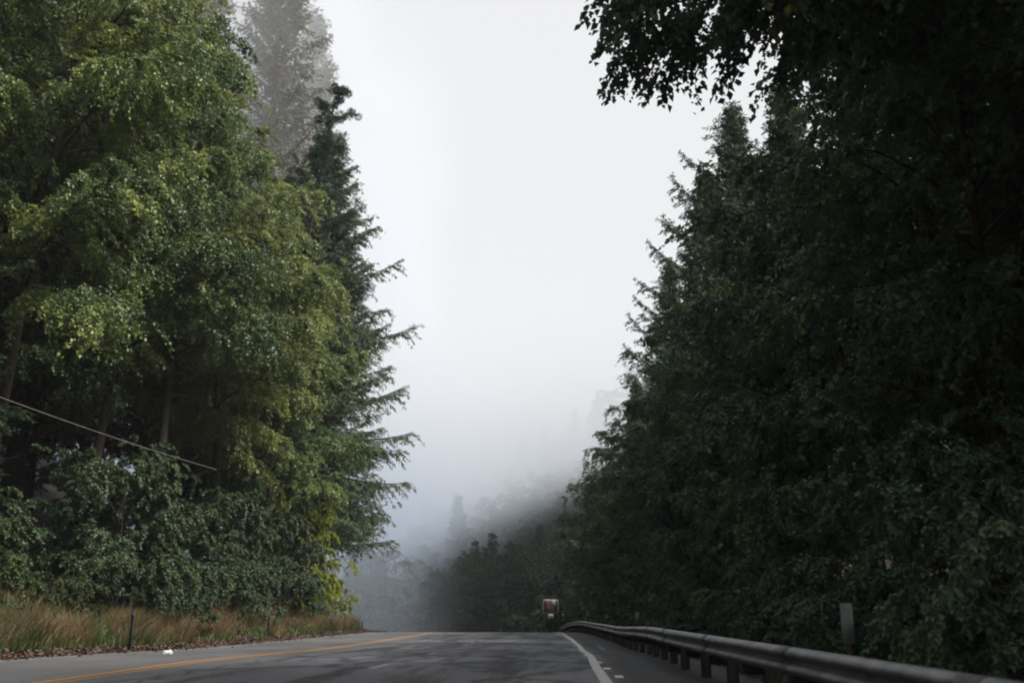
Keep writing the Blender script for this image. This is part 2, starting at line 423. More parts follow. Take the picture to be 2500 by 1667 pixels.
# ------------------------------------------------------------------ guardrail
def rail_u(y):
    return 1.14 + 0.62 * np.clip((17 - y) / 12.0, 0, 1.2) ** 1.3
gr = empty('guardrail', (float(line_x(20) + 1.2), 20, float(road_z(20))))
tag(gr, 'galvanised steel guardrail on dark wooden posts along the right shoulder', 'guardrail')
prof = np.array([[0.012, 0.0], [-0.030, 0.012], [-0.078, 0.055], [-0.080, 0.085], [-0.040, 0.118], [-0.006, 0.140], [-0.004, 0.172],
                 [-0.040, 0.194], [-0.080, 0.227], [-0.078, 0.257], [-0.030, 0.300], [0.012, 0.312]]) * np.array([0.85, 0.78]) + np.array([0, 0.068])   # (out from post, height)
ry = np.arange(-9.525, 84, 0.635)
kink = 0.035 * np.sin(ry * 0.83) * (ry < 40) + 0.02 * np.sin(ry * 0.37 + 1)
ky = np.arange(-9.525, 84.1, 3.81)
kx = line_x(ky) + rail_u(ky) + 0.03 * np.sin(ky * 2.1)
kz = road_z(ky) + 0.015 * np.sin(ky * 1.7 + 0.5)
rx = np.interp(ry, ky, kx); rzz = np.interp(ry, ky, kz) + 0.335
V = []
for t in (0.0, 0.012):
    V.append(np.stack([rx[:, None] + prof[None, :, 0] + t, np.broadcast_to(ry[:, None], (len(ry), 12)), rzz[:, None] + prof[None, :, 1]], -1))
Vb = np.concatenate([v.reshape(-1, 3) for v in V])
a, b = len(ry), 12
i = np.arange(a - 1)[:, None] * b + np.arange(b - 1)[None, :]
F1 = np.stack([i, i + 1, i + b + 1, i + b], -1).reshape(-1, 4)
F2 = F1[:, ::-1] + a * b
e = np.arange(a - 1) * b
F3 = np.stack([e, e + b, e + b + a * b, e + a * b], -1)
F4 = np.stack([e + 11, e + 11 + a * b, e + 11 + b + a * b, e + 11 + b], -1)
bo = np.array(gr.location)
beam = mesh_np('beam', Vb - bo, np.concatenate([F1, F2, F3, F4]), M['steel'], gr, smooth=False)
for y in ky[1:-1]:                                           # the overlapped joint plate, bowed out 5 mm over the beam
    yy = np.array([y - 0.16, y + 0.16]); xx = np.interp(yy, ry, rx) - 0.006; zz = np.interp(yy, ry, rzz)
    Vs = np.concatenate([np.stack([xx[:, None] + prof[None, :, 0] + t, np.broadcast_to(yy[:, None], (2, 12)), zz[:, None] + prof[None, :, 1]], -1).reshape(-1, 3) for t in (0.0, 0.004)]) - bo
    j = np.arange(11)
    Fa = np.stack([j, j + 1, j + 13, j + 12], -1)
    Fe = np.concatenate([np.stack([j, j + 24, j + 25, j + 1], -1), np.stack([j + 12, j + 13, j + 37, j + 36], -1), np.array([[0, 12, 36, 24], [11, 35, 47, 23]])])
    mesh_np('splice_plate', Vs, np.concatenate([Fa, Fa[:, ::-1] + 24, Fe]), M['dull_steel'], gr)
for y in np.arange(-9.525, 83, 1.905):
    x_ = float(np.interp(y, ry, rx)); z_ = float(np.interp(y, ry, rzz))
    p = MB(); p.box((0, 0, -0.1), (0.13, 0.16, 1.1)); p.v = [v + np.array([x_ + 0.30, y, z_ - 0.28]) - bo for v in p.v]
    po = p.build('post', M['wood'], gr)
    q = MB(); q.box((0, 0, -0.05), (0.19, 0.15, 0.30)); q.v = [v + np.array([x_ + 0.125, y, z_ + 0.155]) - bo for v in q.v]
    q.build('block', M['wood'], po)

# ------------------------------------------------------------------ posts, sign, cable, scraps
def P(px, py, Y):
    """the point on the plane y = Y seen at (px, py) of the 2352 x 1568 photograph: used once, to survey real positions"""
    f = 2287.0; th = math.radians(14.84); ps = math.radians(3.24)
    Fv = np.array([-math.sin(ps) * math.cos(th), math.cos(ps) * math.cos(th), math.sin(th)])
    R = np.array([math.cos(ps), math.sin(ps), 0]); U = np.cross(R, Fv)
    d = Fv + R * (px - 1176) / f - U * (py - 784) / f
    return np.array([0, 0, 1.05]) + d * Y / d[1]

dl = [((1943, 1385), 9.0, 'nearest white delineator post, tall and grey in the shade behind the guardrail'),
      ((1463, 1404), 28.5, 'white delineator post behind the guardrail, second nearest and clean white'),
      ((1393, 1410), 47.0, 'slim white delineator post behind the rail, third nearest'),
      ((1350, 1407), 57.0, 'dim grey delineator post standing higher in the undergrowth behind the rail bend'),
      ((1293, 1409), 80.0, 'faint small delineator post just right of the brown sign'),
      ((1241, 1431), 84.0, 'small leaning white delineator post at the far end of the guardrail'),
      ((1150, 1443), 100.0, 'tiny white delineator post on the crest left of the brown sign')]
for k, ((px, py), Y, lab) in enumerate(dl):
    t = P(px, py, Y)
    gz = float(ground_z(t[0], t[1]))
    h = t[2] - gz
    r = empty('delineator_post', (t[0], t[1], gz))
    tag(r, lab, 'roadside post', 'white delineator posts behind the guardrail')
    w = 0.10 if k < 4 else 0.13
    fl = min(0.34, h * 0.8)
    m1 = MB(); m1.box((0, 0.012, h * 0.5 - 0.05), (w * 0.45, 0.012, h + 0.06)); m1.build('stake', M['dark_bark'], r)
    m2 = MB(); 
    for s_ in range(5):
        a0 = (s_ - 2) * 0.2
        m2.box((a0 * w, -0.004 + 0.06 * w * abs(a0) * 4, h - fl / 2), (w * 0.21, 0.008, fl))
    m2.build('paddle', M['white_plastic'], r)
    if k == 5: r.rotation_euler = (0, math.radians(-7), 0)

sp = P(1264.5, 1376, 95)
sb = float(ground_z(sp[0], 95))
sg = tag(empty('road_sign', (sp[0], 95, sb)), 'brown recreation sign with a teal roundel and a small white plate below', 'road sign')
H = sp[2] - sb
def rounded(w, h, r, n=5):
    pts = []
    for cx, cz, a0 in ((w/2-r, h/2-r, 0), (-w/2+r, h/2-r, 90), (-w/2+r, -h/2+r, 180), (w/2-r, -h/2+r, 270)):
        for k in range(n + 1):
            a_ = math.radians(a0 + 90 * k / n); pts.append((cx + r * math.cos(a_), cz + r * math.sin(a_)))
    return np.array(pts)
def plate(name, pts, y, th, mat, par, cx=0, cz=0):
    n_ = len(pts)
    A = np.stack([pts[:, 0] + cx, np.full(n_, y), pts[:, 1] + cz], -1); B = A + np.array([0, th, 0])
    i = np.arange(n_); j = (i + 1) % n_
    return mesh_np(name, np.concatenate([A, B]), [np.stack([i, j, j + n_, i + n_], -1), np.array([list(range(n_))[::-1]]), np.array([list(range(n_, 2 * n_))])], mat, par)
sw, sh = 1.42, 1.22
bdp = plate('border', rounded(sw, sh, 0.16), -0.03, 0.012, M['sign_white'], sg, 0, H - sh / 2)
bdp['label'] = 'pale border'
pn = plate('panel', rounded(sw - 0.10, sh - 0.10, 0.12), -0.036, 0.006, M['sign_brown'], sg, 0, H - sh / 2)
ang = np.linspace(0, 2 * math.pi, 20, endpoint=False)
plate('roundel', np.stack([0.20 * np.cos(ang), 0.25 * np.sin(ang)], -1), -0.042, 0.006, M['sign_teal'], pn, 0.27, H - 0.32)
lm = rough_mat('worn_lettering', (0.16, 0.10, 0.09), (0.26, 0.20, 0.19), scale=6)   # the pale pictogram and the rows of lettering, unreadable at this distance
for cx, cz, w, h in ((-0.38, -0.20, 0.34, 0.20), (-0.20, -0.38, 0.16, 0.16), (-0.36, -0.56, 0.10, 0.08), (-0.20, -0.56, 0.12, 0.08), (-0.03, -0.57, 0.14, 0.08), (0.16, -0.56, 0.10, 0.08), (0.33, -0.57, 0.12, 0.08),
                     (-0.26, -0.74, 0.16, 0.08), (-0.06, -0.75, 0.12, 0.08), (0.10, -0.74, 0.10, 0.08), (0.28, -0.75, 0.14, 0.08), (-0.20, -0.95, 0.12, 0.09), (0.0, -0.96, 0.16, 0.09), (0.2, -0.95, 0.10, 0.09)):
    mk = MB(); mk.box((cx, -0.040, H + cz), (w, 0.008, h)); mk.build('lettering', lm, pn)
plate('number_plate', rounded(0.52, 0.36, 0.04), -0.03, 0.012, M['sign_white'], sg, 0.02, H - sh - 0.26)
m1 = MB()
m1.box((0, 0.04, H / 2 - 0.1), (0.10, 0.10, H + 0.1)); m1.build('post', M['wood'], sg)

for (px, p0, p1), Y, lab in (((298, 1400, 1497), 25.2, 'dark steel marker post on the near grassy bank, tallest of the three'),
                             ((616, 1410, 1468), 41.5, 'dark steel marker post halfway along the grassy bank'),
                             ((833, 1427, 1455), 72, 'thin dark marker post beside the crest in front of the fog')):
    t0, t1 = P(px, p0, Y), P(px - 2, p1, Y)
    gz = float(ground_z(t1[0], Y))
    r = tag(empty('marker_post', (t1[0], Y, min(gz, t1[2]))), lab, 'roadside post', 'dark steel posts along the left shoulder')
    h = t0[2] - min(gz, t1[2])
    m1 = MB()                                                # a steel channel: web and two flanges
    m1.box((0, 0, h / 2 - 0.1), (0.075, 0.008, h + 0.2)); m1.box((-0.036, -0.02, h / 2 - 0.1), (0.008, 0.034, h + 0.2)); m1.box((0.036, -0.02, h / 2 - 0.1), (0.008, 0.034, h + 0.2))
    m1.build('channel', M['green_steel'], r)
    m2 = MB(); m2.box((0, -0.045, h - 0.12), (0.07, 0.01, 0.12)); m2.build('reflector', M['green_steel'], r)
    r.rotation_euler = (0, math.radians(1.5), 0)

c0, c1, c2 = P(-260, 836, 17), P(0, 912, 21), P(497, 1078, 33)
cpts = []
for t in np.linspace(-0.15, 1.0, 40):
    p_ = c1 + (c2 - c1) * t
    p_[2] += 0.25 * (t * (t - 1)) * 1.0
    cpts.append(p_)
for t in np.linspace(0.1, 1.0, 12): cpts.append(c2 + (np.array([-15.9, 39.4, c2[2] + 0.45]) - c2) * t + np.array([0, 0, 0.1 * t * (t - 1)]))
mb = MB(); mb.tube(cpts, 0.010, 6)
cable = mb.build('overhead_cable', M['cable'])
tag(cable, 'thin pale utility cable strung across the dark gap under the left trees', 'cable')

def scrap(px, py, size, seed, lab):
    rr = np.random.default_rng(seed)
    Y = 21.5
    for _ in range(30):                                      # walk out to where the sight line meets the ground
        p_ = P(px, py, Y)
        Y += (p_[2] - float(ground_z(p_[0], Y)) - 0.02) * 6
    p_ = P(px, py, Y)
    import bmesh
    bm = bmesh.new(); bmesh.ops.create_icosphere(bm, subdivisions=3, radius=size / 2)
    for v in bm.verts:
        v.co *= 1 + 0.35 * math.sin(v.co.x * 60 / size * 0.12 + seed) * math.sin(v.co.y * 50 / size * 0.13) + rr.uniform(-0.12, 0.12)
        v.co.z *= 0.65
    me = bpy.data.meshes.new('paper_scrap'); bm.to_mesh(me); bm.free(); me.materials.append(M['paper'])
    o = bpy.data.objects.new('paper_scrap', me); COL.objects.link(o)
    o.location = (p_[0], p_[1], float(ground_z(p_[0], p_[1])) + size * 0.25)
    tag(o, lab, 'litter', 'white scraps on the left verge')
scrap(386, 1502, 0.20, 1, 'largest crumpled white scrap of litter at the edge of the asphalt')
scrap(243, 1500, 0.10, 2, 'small white scrap of litter left of the nearest marker post')
scrap(322, 1492, 0.09, 3, 'small pinkish white scrap in the dead leaves right of the marker post')
scrap(170, 1500, 0.08, 4, 'tiny white scrap of litter farthest left on the verge')

# ------------------------------------------------------------------ foliage builders
def unit(a): return a / (np.linalg.norm(a, axis=-1, keepdims=True) + 1e-9)

def leaves(Pp, D, Nn, L, Wd, rng, fold=0.25):
    """diamond leaves, two triangles folded on the midrib"""
    n_ = len(Pp)
    D = unit(D); Sd = unit(np.cross(D, Nn)); Up = np.cross(Sd, D)
    L = np.asarray(L)[:, None]; Wd = np.asarray(Wd)[:, None]
    mid = Pp + D * L * 0.45
    V = np.stack([Pp, mid - Sd * Wd / 2 + Up * Wd * fold, Pp + D * L - Up * L * 0.12, mid + Sd * Wd / 2 + Up * Wd * fold], 1).reshape(-1, 3)
    i = np.arange(n_)[:, None] * 4
    F = np.concatenate([i + np.array([[0, 1, 2]]), i + np.array([[0, 2, 3]])], 1).reshape(-1, 3)
    return V, F

def curve(p0, d0, L, droop, wob, rng, n=8, lift_tip=0.0):
    """a bough: start point, start direction, length; bends down by droop, and lifts at the tip"""
    pts = [np.array(p0, float)]
    d = np.array(d0, float); d /= np.linalg.norm(d)
    for k in range(n - 1):
        t = k / (n - 1)
        d = d + np.array([rng.normal(0, wob), rng.normal(0, wob), -droop / n + rng.normal(0, wob * 0.5) + lift_tip * t / n * 2])
        d /= np.linalg.norm(d)
        pts.append(pts[-1] + d * L / (n - 1))
    return np.array(pts)

def along(pts, t):
    k = np.clip(t, 0, 0.9999) * (len(pts) - 1)
    i = k.astype(int); f = (k - i)[:, None]
    return pts[i] * (1 - f) + pts[i + 1] * f, unit(pts[i + 1] - pts[i])

def broadleaf(name, seed, H, base, R, nl, leaf, nleaf, mat, bark, lean=(0, 0), trunk_r=0.2, droop=0.9, elev=(15, 50), stems=1, twig=0.9, spread=1.0, top=0.35, low=0.8, hang=0.55, gap=-0.5, gapf=1.0, extra=()):
    """tree with a trunk, limbs, boughs, and hanging sprays of leaves along the boughs"""
    rng = np.random.default_rng(seed)
    wood = MB()
    TP, TD, TL = [], [], []
    trunks = []
    for s_ in range(stems):
        a_ = rng.uniform(0, 6.28)
        off = np.array([math.cos(a_), math.sin(a_), 0]) * (0.0 if stems == 1 else trunk_r * 3)
        Hs = H * (1 if s_ == 0 else rng.uniform(0.7, 0.95))
        nn = 12
        tt = np.linspace(0, 1, nn)
        ln = np.array([lean[0], lean[1]]) + (np.array([math.cos(a_), math.sin(a_)]) * spread * H * 0.12 if stems > 1 else 0)
        px_ = off[0] + ln[0] * tt ** 1.3 + np.cumsum(rng.normal(0, 0.012 * H / 5, nn)) * tt
        py_ = off[1] + ln[1] * tt ** 1.3 + np.cumsum(rng.normal(0, 0.012 * H / 5, nn)) * tt
        tr = np.stack([px_, py_, Hs * tt - 0.5 * (tt == 0)], -1)
        wood.tube(tr, trunk_r * (1 - 0.9 * tt ** 0.9) * (1 + 0.5 * np.exp(-tt * 25)), 8)
        trunks.append((tr, Hs))
    per = nl // stems
    for tr, Hs in trunks:
        az = rng.uniform(0, 6.28)
        for k in range(per + len(extra)):
            t = base + (0.97 - base) * ((min(k, per - 1) + rng.uniform(0, 0.8)) / per)
            if k >= per: t = extra[k - per][0] - 0.018
            az += 2.4 + rng.normal(0, 0.35)
            p0, _ = along(tr, np.array([t])); p0 = p0[0]
            rel = (t - base) / (1 - base)
            prof_ = (low + (1 - low) * min(1, rel / 0.3)) * (1 - (1 - top) * max(0, (rel - 0.35) / 0.65) ** 1.4)
            L = R * prof_ * rng.uniform(0.75, 1.2)
            el = math.radians(rng.uniform(*elev) + 25 * rel)
            if k >= per: az, el, L = math.radians(extra[k - per][1]), math.radians(extra[k - per][2]), extra[k - per][3] + 0.35
            d0 = (math.cos(az) * math.cos(el), math.sin(az) * math.cos(el), math.sin(el))
            lb = curve(p0, d0, L, droop * rng.uniform(0.6, 1.3), 0.08 if k < per else 0.04, rng, 9)
            r0 = max(0.012, trunk_r * 0.36 * (1 - 0.6 * t))
            wood.tube(lb, r0 * np.linspace(1, 0.2, 9), 5)
            nb = max(4, int(L * 3.2))
            for q in range(nb):
                tb = 0.18 + 0.8 * (q + rng.uniform(0, 1)) / nb
                pb, db = along(lb, np.array([tb])); pb = pb[0]; db = db[0]
                side = np.cross(db, [0, 0, 1]); side /= np.linalg.norm(side) + 1e-6
                sg_ = 1 if q % 2 else -1
                d1 = db * rng.uniform(0.3, 0.9) + side * sg_ * rng.uniform(0.5, 1.0) + np.array([0, 0, rng.uniform(-0.15, 0.35)])
                Lb = L * rng.uniform(0.22, 0.42) * (1.15 - 0.55 * tb)
                bb = curve(pb, d1, Lb, droop * 1.1, 0.10, rng, 6)
                if Lb > 0.7 and q % 2 == 0: wood.tube(bb, r0 * 0.28 * np.linspace(1, 0.3, 6), 3)
                ntw = max(3, int(Lb * 5.5))
                tw = rng.uniform(0.15, 1.0, ntw)
                a, dd = along(bb, tw)
                rnd = rng.normal(0, 1, (ntw, 3)); rnd[:, 2] *= 0.5
                TP.append(a); TD.append(unit(dd * 0.8 + rnd * 0.6 + np.array([0, 0, -0.25]))); TL.append(rng.uniform(0.35, 1.0, ntw) * twig)
            # tip
            a, dd = along(lb, rng.uniform(0.75, 1, 4)); TP.append(a); TD.append(unit(dd + rng.normal(0, 0.4, (4, 3)))); TL.append(np.full(4, 0.7 * twig))
    TP = np.concatenate(TP); TD = np.concatenate(TD); TL = np.concatenate(TL)
    ph = rng.uniform(0, 6, 6)
    cl = np.sin(TP[:, 0] * 1.5 * gapf + ph[0]) * np.sin(TP[:, 1] * 1.6 * gapf + ph[1]) + np.sin(TP[:, 2] * 2.1 * gapf + ph[2] + 0.8 * np.sin(TP[:, 0] * gapf)) * 0.8
    keep = cl + rng.normal(0, 0.25, len(TP)) > gap
    TP, TD, TL = TP[keep], TD[keep], TL[keep]
    nt_ = len(TP)
    m_ = max(4, int(nleaf / nt_))
    s_ = np.tile(np.linspace(0.08, 1, m_), (nt_, 1)) + rng.normal(0, 0.03, (nt_, m_))
    pos = TP[:, None, :] + TD[:, None, :] * (s_ * TL[:, None])[..., None]
    pos[..., 2] -= (s_ ** 2 * TL[:, None]) * 0.5
    pos += rng.normal(0, 0.05 * twig, pos.shape)
    sd_ = unit(np.cross(TD, np.array([0, 0, 1.0]) + rng.normal(0, 0.3, TD.shape)))
    sgn = np.where(np.arange(m_) % 2, 1, -1)[None, :, None]
    dr = TD[:, None, :] * 0.6 + sd_[:, None, :] * sgn * 0.8 + rng.normal(0, 0.35, pos.shape) + np.array([0, 0, -hang])
    nm = np.array([0, 0, 1.0]) + rng.normal(0, 0.42, pos.shape)
    pos = pos.reshape(-1, 3); dr = dr.reshape(-1, 3); nm = nm.reshape(-1, 3)
    ok = pos[:, 2] > 0.05
    pos, dr, nm = pos[ok], dr[ok], nm[ok]
    sz = leaf * rng.uniform(0.5, 1.4, len(pos))
    V, F = leaves(pos, dr, nm, sz, sz * 0.72, rng)
    tt_ = np.repeat(rng.beta(2, 2, nt_), m_)[ok] * 0.6 + rng.uniform(0, 1, len(pos)) * 0.4
    root = empty(name, (0, 0, 0))
    wood.build('trunk', bark, root, smooth=True)
    mesh_np('crown', V, F, mat, root, tint=np.repeat(tt_, 2))
    return root

def conifer(name, seed, H, base, R, mat, bark, nq=40000, trunk_r=0.35, whorl=0.5, up=10, droop=0.5, lift=0.5, needle=0.26, hang=0.8, power=0.8, skip=0.12, toprag=0.03, per=(4, 7), extra=()):
    """straight trunk, tiers of long boughs, foliage hanging from side shoots"""
    rng = np.random.default_rng(seed)
    wood = MB()
    tt = np.linspace(0, 1, 14)
    tr = np.stack([np.cumsum(rng.normal(0, 0.03, 14)), np.cumsum(rng.normal(0, 0.03, 14)), H * tt - 0.5 * (tt == 0)], -1)
    wood.tube(tr, trunk_r * (1 - 0.95 * tt) * (1 + 0.4 * np.exp(-tt * 30)), 8)
    TP, TD, TL = [], [], []
    z = base * H
    az0 = 0
    ex = list(extra)
    while z < H * 0.985 or ex:
        if z >= H * 0.985: z = ex[-1][0]
        only = ex.pop() if z >= H * 0.985 or (ex and z == ex[-1][0]) else None
        rel = (z / H - base) / (1 - base)
        nbh = 1 if only else rng.integers(*per)
        az0 += rng.uniform(0, 2)
        for b_ in range(nbh):
            if rng.uniform() < skip and not only: continue
            az = az0 + b_ * 6.283 / nbh + rng.normal(0, 0.2)
            L = R * ((1 - rel) ** power + toprag) * rng.uniform(0.6, 1.15)
            if rng.uniform() < 0.08: L *= 1.3
            el = math.radians(up + 35 * rel + rng.normal(0, 7))
            if only: az, el, L = math.radians(only[1]), math.radians(only[2]), only[3]
            p0, _ = along(tr, np.array([min(0.999, z / H)]))
            lb = curve(p0[0], (math.cos(az) * math.cos(el), math.sin(az) * math.cos(el), math.sin(el)), L, droop, 0.04, rng, 8, lift_tip=lift)
            wood.tube(lb, max(0.01, 0.02 + 0.012 * L) * np.linspace(1, 0.2, 8), 4)
            nb = max(3, int(L * 4.5))
            tb = 0.12 + 0.88 * (np.arange(nb) + rng.uniform(0, 1, nb)) / nb
            pb, db = along(lb, tb)
            side = unit(np.cross(db, np.array([0, 0, 1.0]))) * np.where(np.arange(nb) % 2, 1, -1)[:, None]
            d1 = unit(db * 0.75 + side * rng.uniform(0.4, 1, nb)[:, None] + np.stack([np.zeros(nb), np.zeros(nb), rng.uniform(-0.6, 0.1, nb) * hang], -1))
            l1 = (0.38 + 0.30 * L * (1 - 0.65 * tb) * rng.uniform(0.5, 1.2, nb))
            TP.append(pb); TD.append(d1); TL.append(l1)
            TP.append(pb); TD.append(unit(db + np.array([0, 0, -0.3]))); TL.append(np.full(nb, 0.3))
        z = z + whorl * rng.uniform(0.7, 1.3) * (1 - 0.5 * rel) if not only else H
    TP.append(tr[-1:] - [0, 0, 0.4]); TD.append(np.array([[0, 0, 1.0]])); TL.append(np.array([0.7]))
    TP = np.concatenate(TP); TD = np.concatenate(TD); TL = np.concatenate(TL)
    cnt = np.maximum(2, (TL / TL.sum() * nq).astype(int))
    idx = np.repeat(np.arange(len(TP)), cnt)
    s_ = rng.uniform(0.02, 1, len(idx))
    pos = TP[idx] + TD[idx] * (s_ * TL[idx])[:, None]
    pos[:, 2] -= s_ ** 2 * TL[idx] * 0.35 * hang
    pos += rng.normal(0, 0.035, pos.shape)
    dr = TD[idx] * 0.7 + rng.normal(0, 0.45, pos.shape) + np.array([0, 0, -0.6 * hang])
    nm = np.array([0, 0, 1.0]) + rng.normal(0, 0.6, pos.shape)
    sz = needle * rng.uniform(0.5, 1.3, len(pos))
    V, F = leaves(pos, dr, nm, sz, sz * 0.30, rng, fold=0.1)
    tt_ = rng.beta(2, 2, len(TP))[idx] * 0.6 + rng.uniform(0, 1, len(pos)) * 0.4
    root = empty(name, (0, 0, 0))
    wood.build('trunk', bark, root, smooth=True)
    mesh_np('crown', V, F, mat, root, tint=np.repeat(tt_, 2))
    return root

def tufted_pine(name, seed, H, base, R, nl, mat, bark, trunk_r=0.25, lean=(0, 0), n_clump=230, quads=170):
    """pine with upswept limbs that end in dense rounded tufts"""
    rng = np.random.default_rng(seed)
    wood = MB()
    tt = np.linspace(0, 1, 12)
    tr = np.stack([lean[0] * tt ** 1.5, lean[1] * tt ** 1.5, H * tt - 0.5 * (tt == 0)], -1)
    tr[:, :2] += np.cumsum(rng.normal(0, 0.05, (12, 2)), 0)
    wood.tube(tr, trunk_r * (1 - 0.85 * tt), 8)
    C = []
    for k in range(nl):
        t = base + (0.99 - base) * (k + rng.uniform(0, 1)) / nl
        az = k * 2.4 + rng.normal(0, 0.3)
        rel = (t - base) / (1 - base)
        L = R * (1 - 0.7 * rel ** 1.5) * rng.uniform(0.6, 1.1)
        el = math.radians(rng.uniform(5, 35) + 30 * rel)
        p0, _ = along(tr, np.array([t]))
        lb = curve(p0[0], (math.cos(az) * math.cos(el), math.sin(az) * math.cos(el), math.sin(el)), L, -0.5, 0.1, rng, 7)
        wood.tube(lb, 0.05 * np.linspace(1, 0.3, 7), 5)
        for q in range(max(3, n_clump // nl)):
            a, dd = along(lb, np.array([rng.uniform(0.35, 1.0)]))
            C.append(a[0] + rng.normal(0, 0.32, 3) * [1, 1, 0.5])
    C = np.array(C)
    idx = np.repeat(np.arange(len(C)), quads)
    d = unit(rng.normal(0, 1, (len(idx), 3)) + np.array([0, 0, 0.45]))
    rad = rng.uniform(0.16, 0.42, len(C))[idx]
    pos = C[idx] + d * (rad * rng.uniform(0.2, 0.8, len(idx)))[:, None] * np.array([1, 1, 0.7])
    sz = rng.uniform(0.10, 0.20, len(idx))
    V, F = leaves(pos, d, rng.normal(0, 1, d.shape), sz, sz * 0.22, rng, fold=0.1)
    tt_ = rng.beta(2, 2, len(C))[idx] * 0.6 + rng.uniform(0, 1, len(pos)) * 0.4
    root = empty(name, (0, 0, 0))
    wood.build('trunk', bark, root, smooth=True)
    mesh_np('crown', V, F, mat, root, tint=np.repeat(tt_, 2))
    return root

def swap_mat(root, mat):
    for ch in root.children:
        if ch.name.startswith('crown'):
            for s_ in ch.material_slots:
                s_.link = 'OBJECT'
                s_.material = mat

USED = set()
def put(proto, x, y, rz_=0.0, sc=1.0, label=None, cat='tree', group=None, mat=None, tilt=(0, 0), dz=0.0):
    if proto.name not in USED:
        USED.add(proto.name); o = proto
    else:
        o = copy_tree(proto)
    s = sc if isinstance(sc, tuple) else (sc, sc, sc)
    o.location = (x, y, float(ground_z(x, y)) + dz)
    o.rotation_euler = (math.radians(tilt[0]), math.radians(tilt[1]), rz_)
    o.scale = s
    if mat: swap_mat(o, mat)
    tag(o, label, cat, group)
    return o

# ------------------------------------------------------------------ the kinds of tree
alder_a = broadleaf('alder_tree', 11, 23, 0.35, 6.3, 46, 0.108, 165000, M['alder'], M['bark'], lean=(2.2, -0.6), trunk_r=0.26, droop=1.1, low=0.9)
alder_b = broadleaf('alder_tree', 12, 22, 0.35, 5.8, 44, 0.105, 150000, M['alder'], M['bark'], lean=(1.6, 0.4), trunk_r=0.22, droop=1.0)
alder_c = broadleaf('alder_tree', 13, 19, 0.26, 4.8, 42, 0.105, 120000, M['alder'], M['bark'], lean=(0.8, 0), trunk_r=0.18, droop=0.8)
maple_a = broadleaf('maple_tree', 21, 18, 0.20, 6.3, 40, 0.155, 60000, M['maple'], M['dark_bark'], lean=(-1.2, 0), trunk_r=0.25, droop=0.9, low=0.95)
maple_b = broadleaf('maple_tree', 22, 16, 0.06, 4.8, 42, 0.14, 62000, M['maple'], M['dark_bark'], lean=(-0.6, 0), trunk_r=0.2, droop=0.8, low=1.0)
maple_c = broadleaf('maple_tree', 23, 19, 0.56, 4.9, 32, 0.110, 125000, M['shade_broad'], M['dark_bark'], lean=(-1.2, 0), trunk_r=0.28, droop=0.40, low=1.0, elev=(10, 40), gap=-0.1,
                    extra=[(0.47, 168, 8, 6.0), (0.49, 178, 10, 6.3), (0.51, 188, 12, 6.0), (0.48, 198, 6, 5.6), (0.53, 160, 12, 5.4), (0.54, 182, 14, 6.2), (0.50, 208, 8, 5.4), (0.56, 172, 16, 6.0), (0.58, 188, 18, 5.8), (0.52, 222, 10, 5.6), (0.60, 176, 20, 5.6), (0.46, 185, 2, 5.0)])
spruce_a = conifer('spruce_tree', 31, 36, 0.16, 6.4, M['spruce'], M['dark_bark'], nq=200000, trunk_r=0.45, whorl=0.55, up=14, droop=0.75, lift=0.9, needle=0.25, hang=1.1, power=0.55, skip=0.15,
                   extra=[(23.0, -8, 28, 6.2), (18.2, 4, 26, 7.2), (14.0, -14, 18, 6.6), (20.6, 20, 24, 5.2), (9.5, -4, 2, 7.2), (11.5, 12, 6, 6.4), (26.5, 5, 32, 4.4), (7.5, -20, -4, 6.4)])
spruce_b = conifer('spruce_tree', 32, 29, 0.10, 4.8, M['spruce'], M['dark_bark'], nq=120000, trunk_r=0.35, whorl=0.5, up=22, droop=0.35, lift=0.7, needle=0.24, hang=0.9, power=0.65, skip=0.22,
                   extra=[(21.0, 180, 34, 4.8), (18.5, 200, 30, 5.2), (23.5, 165, 38, 3.8), (16.0, 190, 26, 5.4), (25, 220, 40, 3.0)])
redwood_a = conifer('redwood_tree', 41, 62, 0.25, 8.0, M['redwood'], M['dark_bark'], nq=110000, trunk_r=0.7, whorl=0.8, up=22, droop=0.35, lift=0.5, needle=0.36, hang=0.8, power=0.6)
pine_a = tufted_pine('pine_tree', 51, 31, 0.55, 3.4, 20, M['pine'], M['dark_bark'], lean=(3.5, -1.0))
shrub_a = broadleaf('shrub', 61, 4.2, 0.03, 2.4, 50, 0.078, 60000, M['shrub'], M['bark'], trunk_r=0.05, stems=4, twig=0.45, droop=0.9, spread=1.8, elev=(20, 60), low=1.0, top=0.5)
shrub_b = broadleaf('shrub', 62, 3.2, 0.03, 2.2, 46, 0.074, 50000, M['shrub'], M['bark'], trunk_r=0.04, stems=5, twig=0.4, droop=1.2, spread=2.2, elev=(10, 50), low=1.0, top=0.6)
far_a = conifer('far_tree', 71, 24, 0.05, 4.6, M['far'], M['dark_bark'], nq=14000, trunk_r=0.3, whorl=1.0, up=12, needle=0.6, hang=0.8)
far_b = broadleaf('far_tree', 72, 18, 0.10, 5.5, 26, 0.30, 17000, M['far'], M['dark_bark'], trunk_r=0.25, twig=1.3)

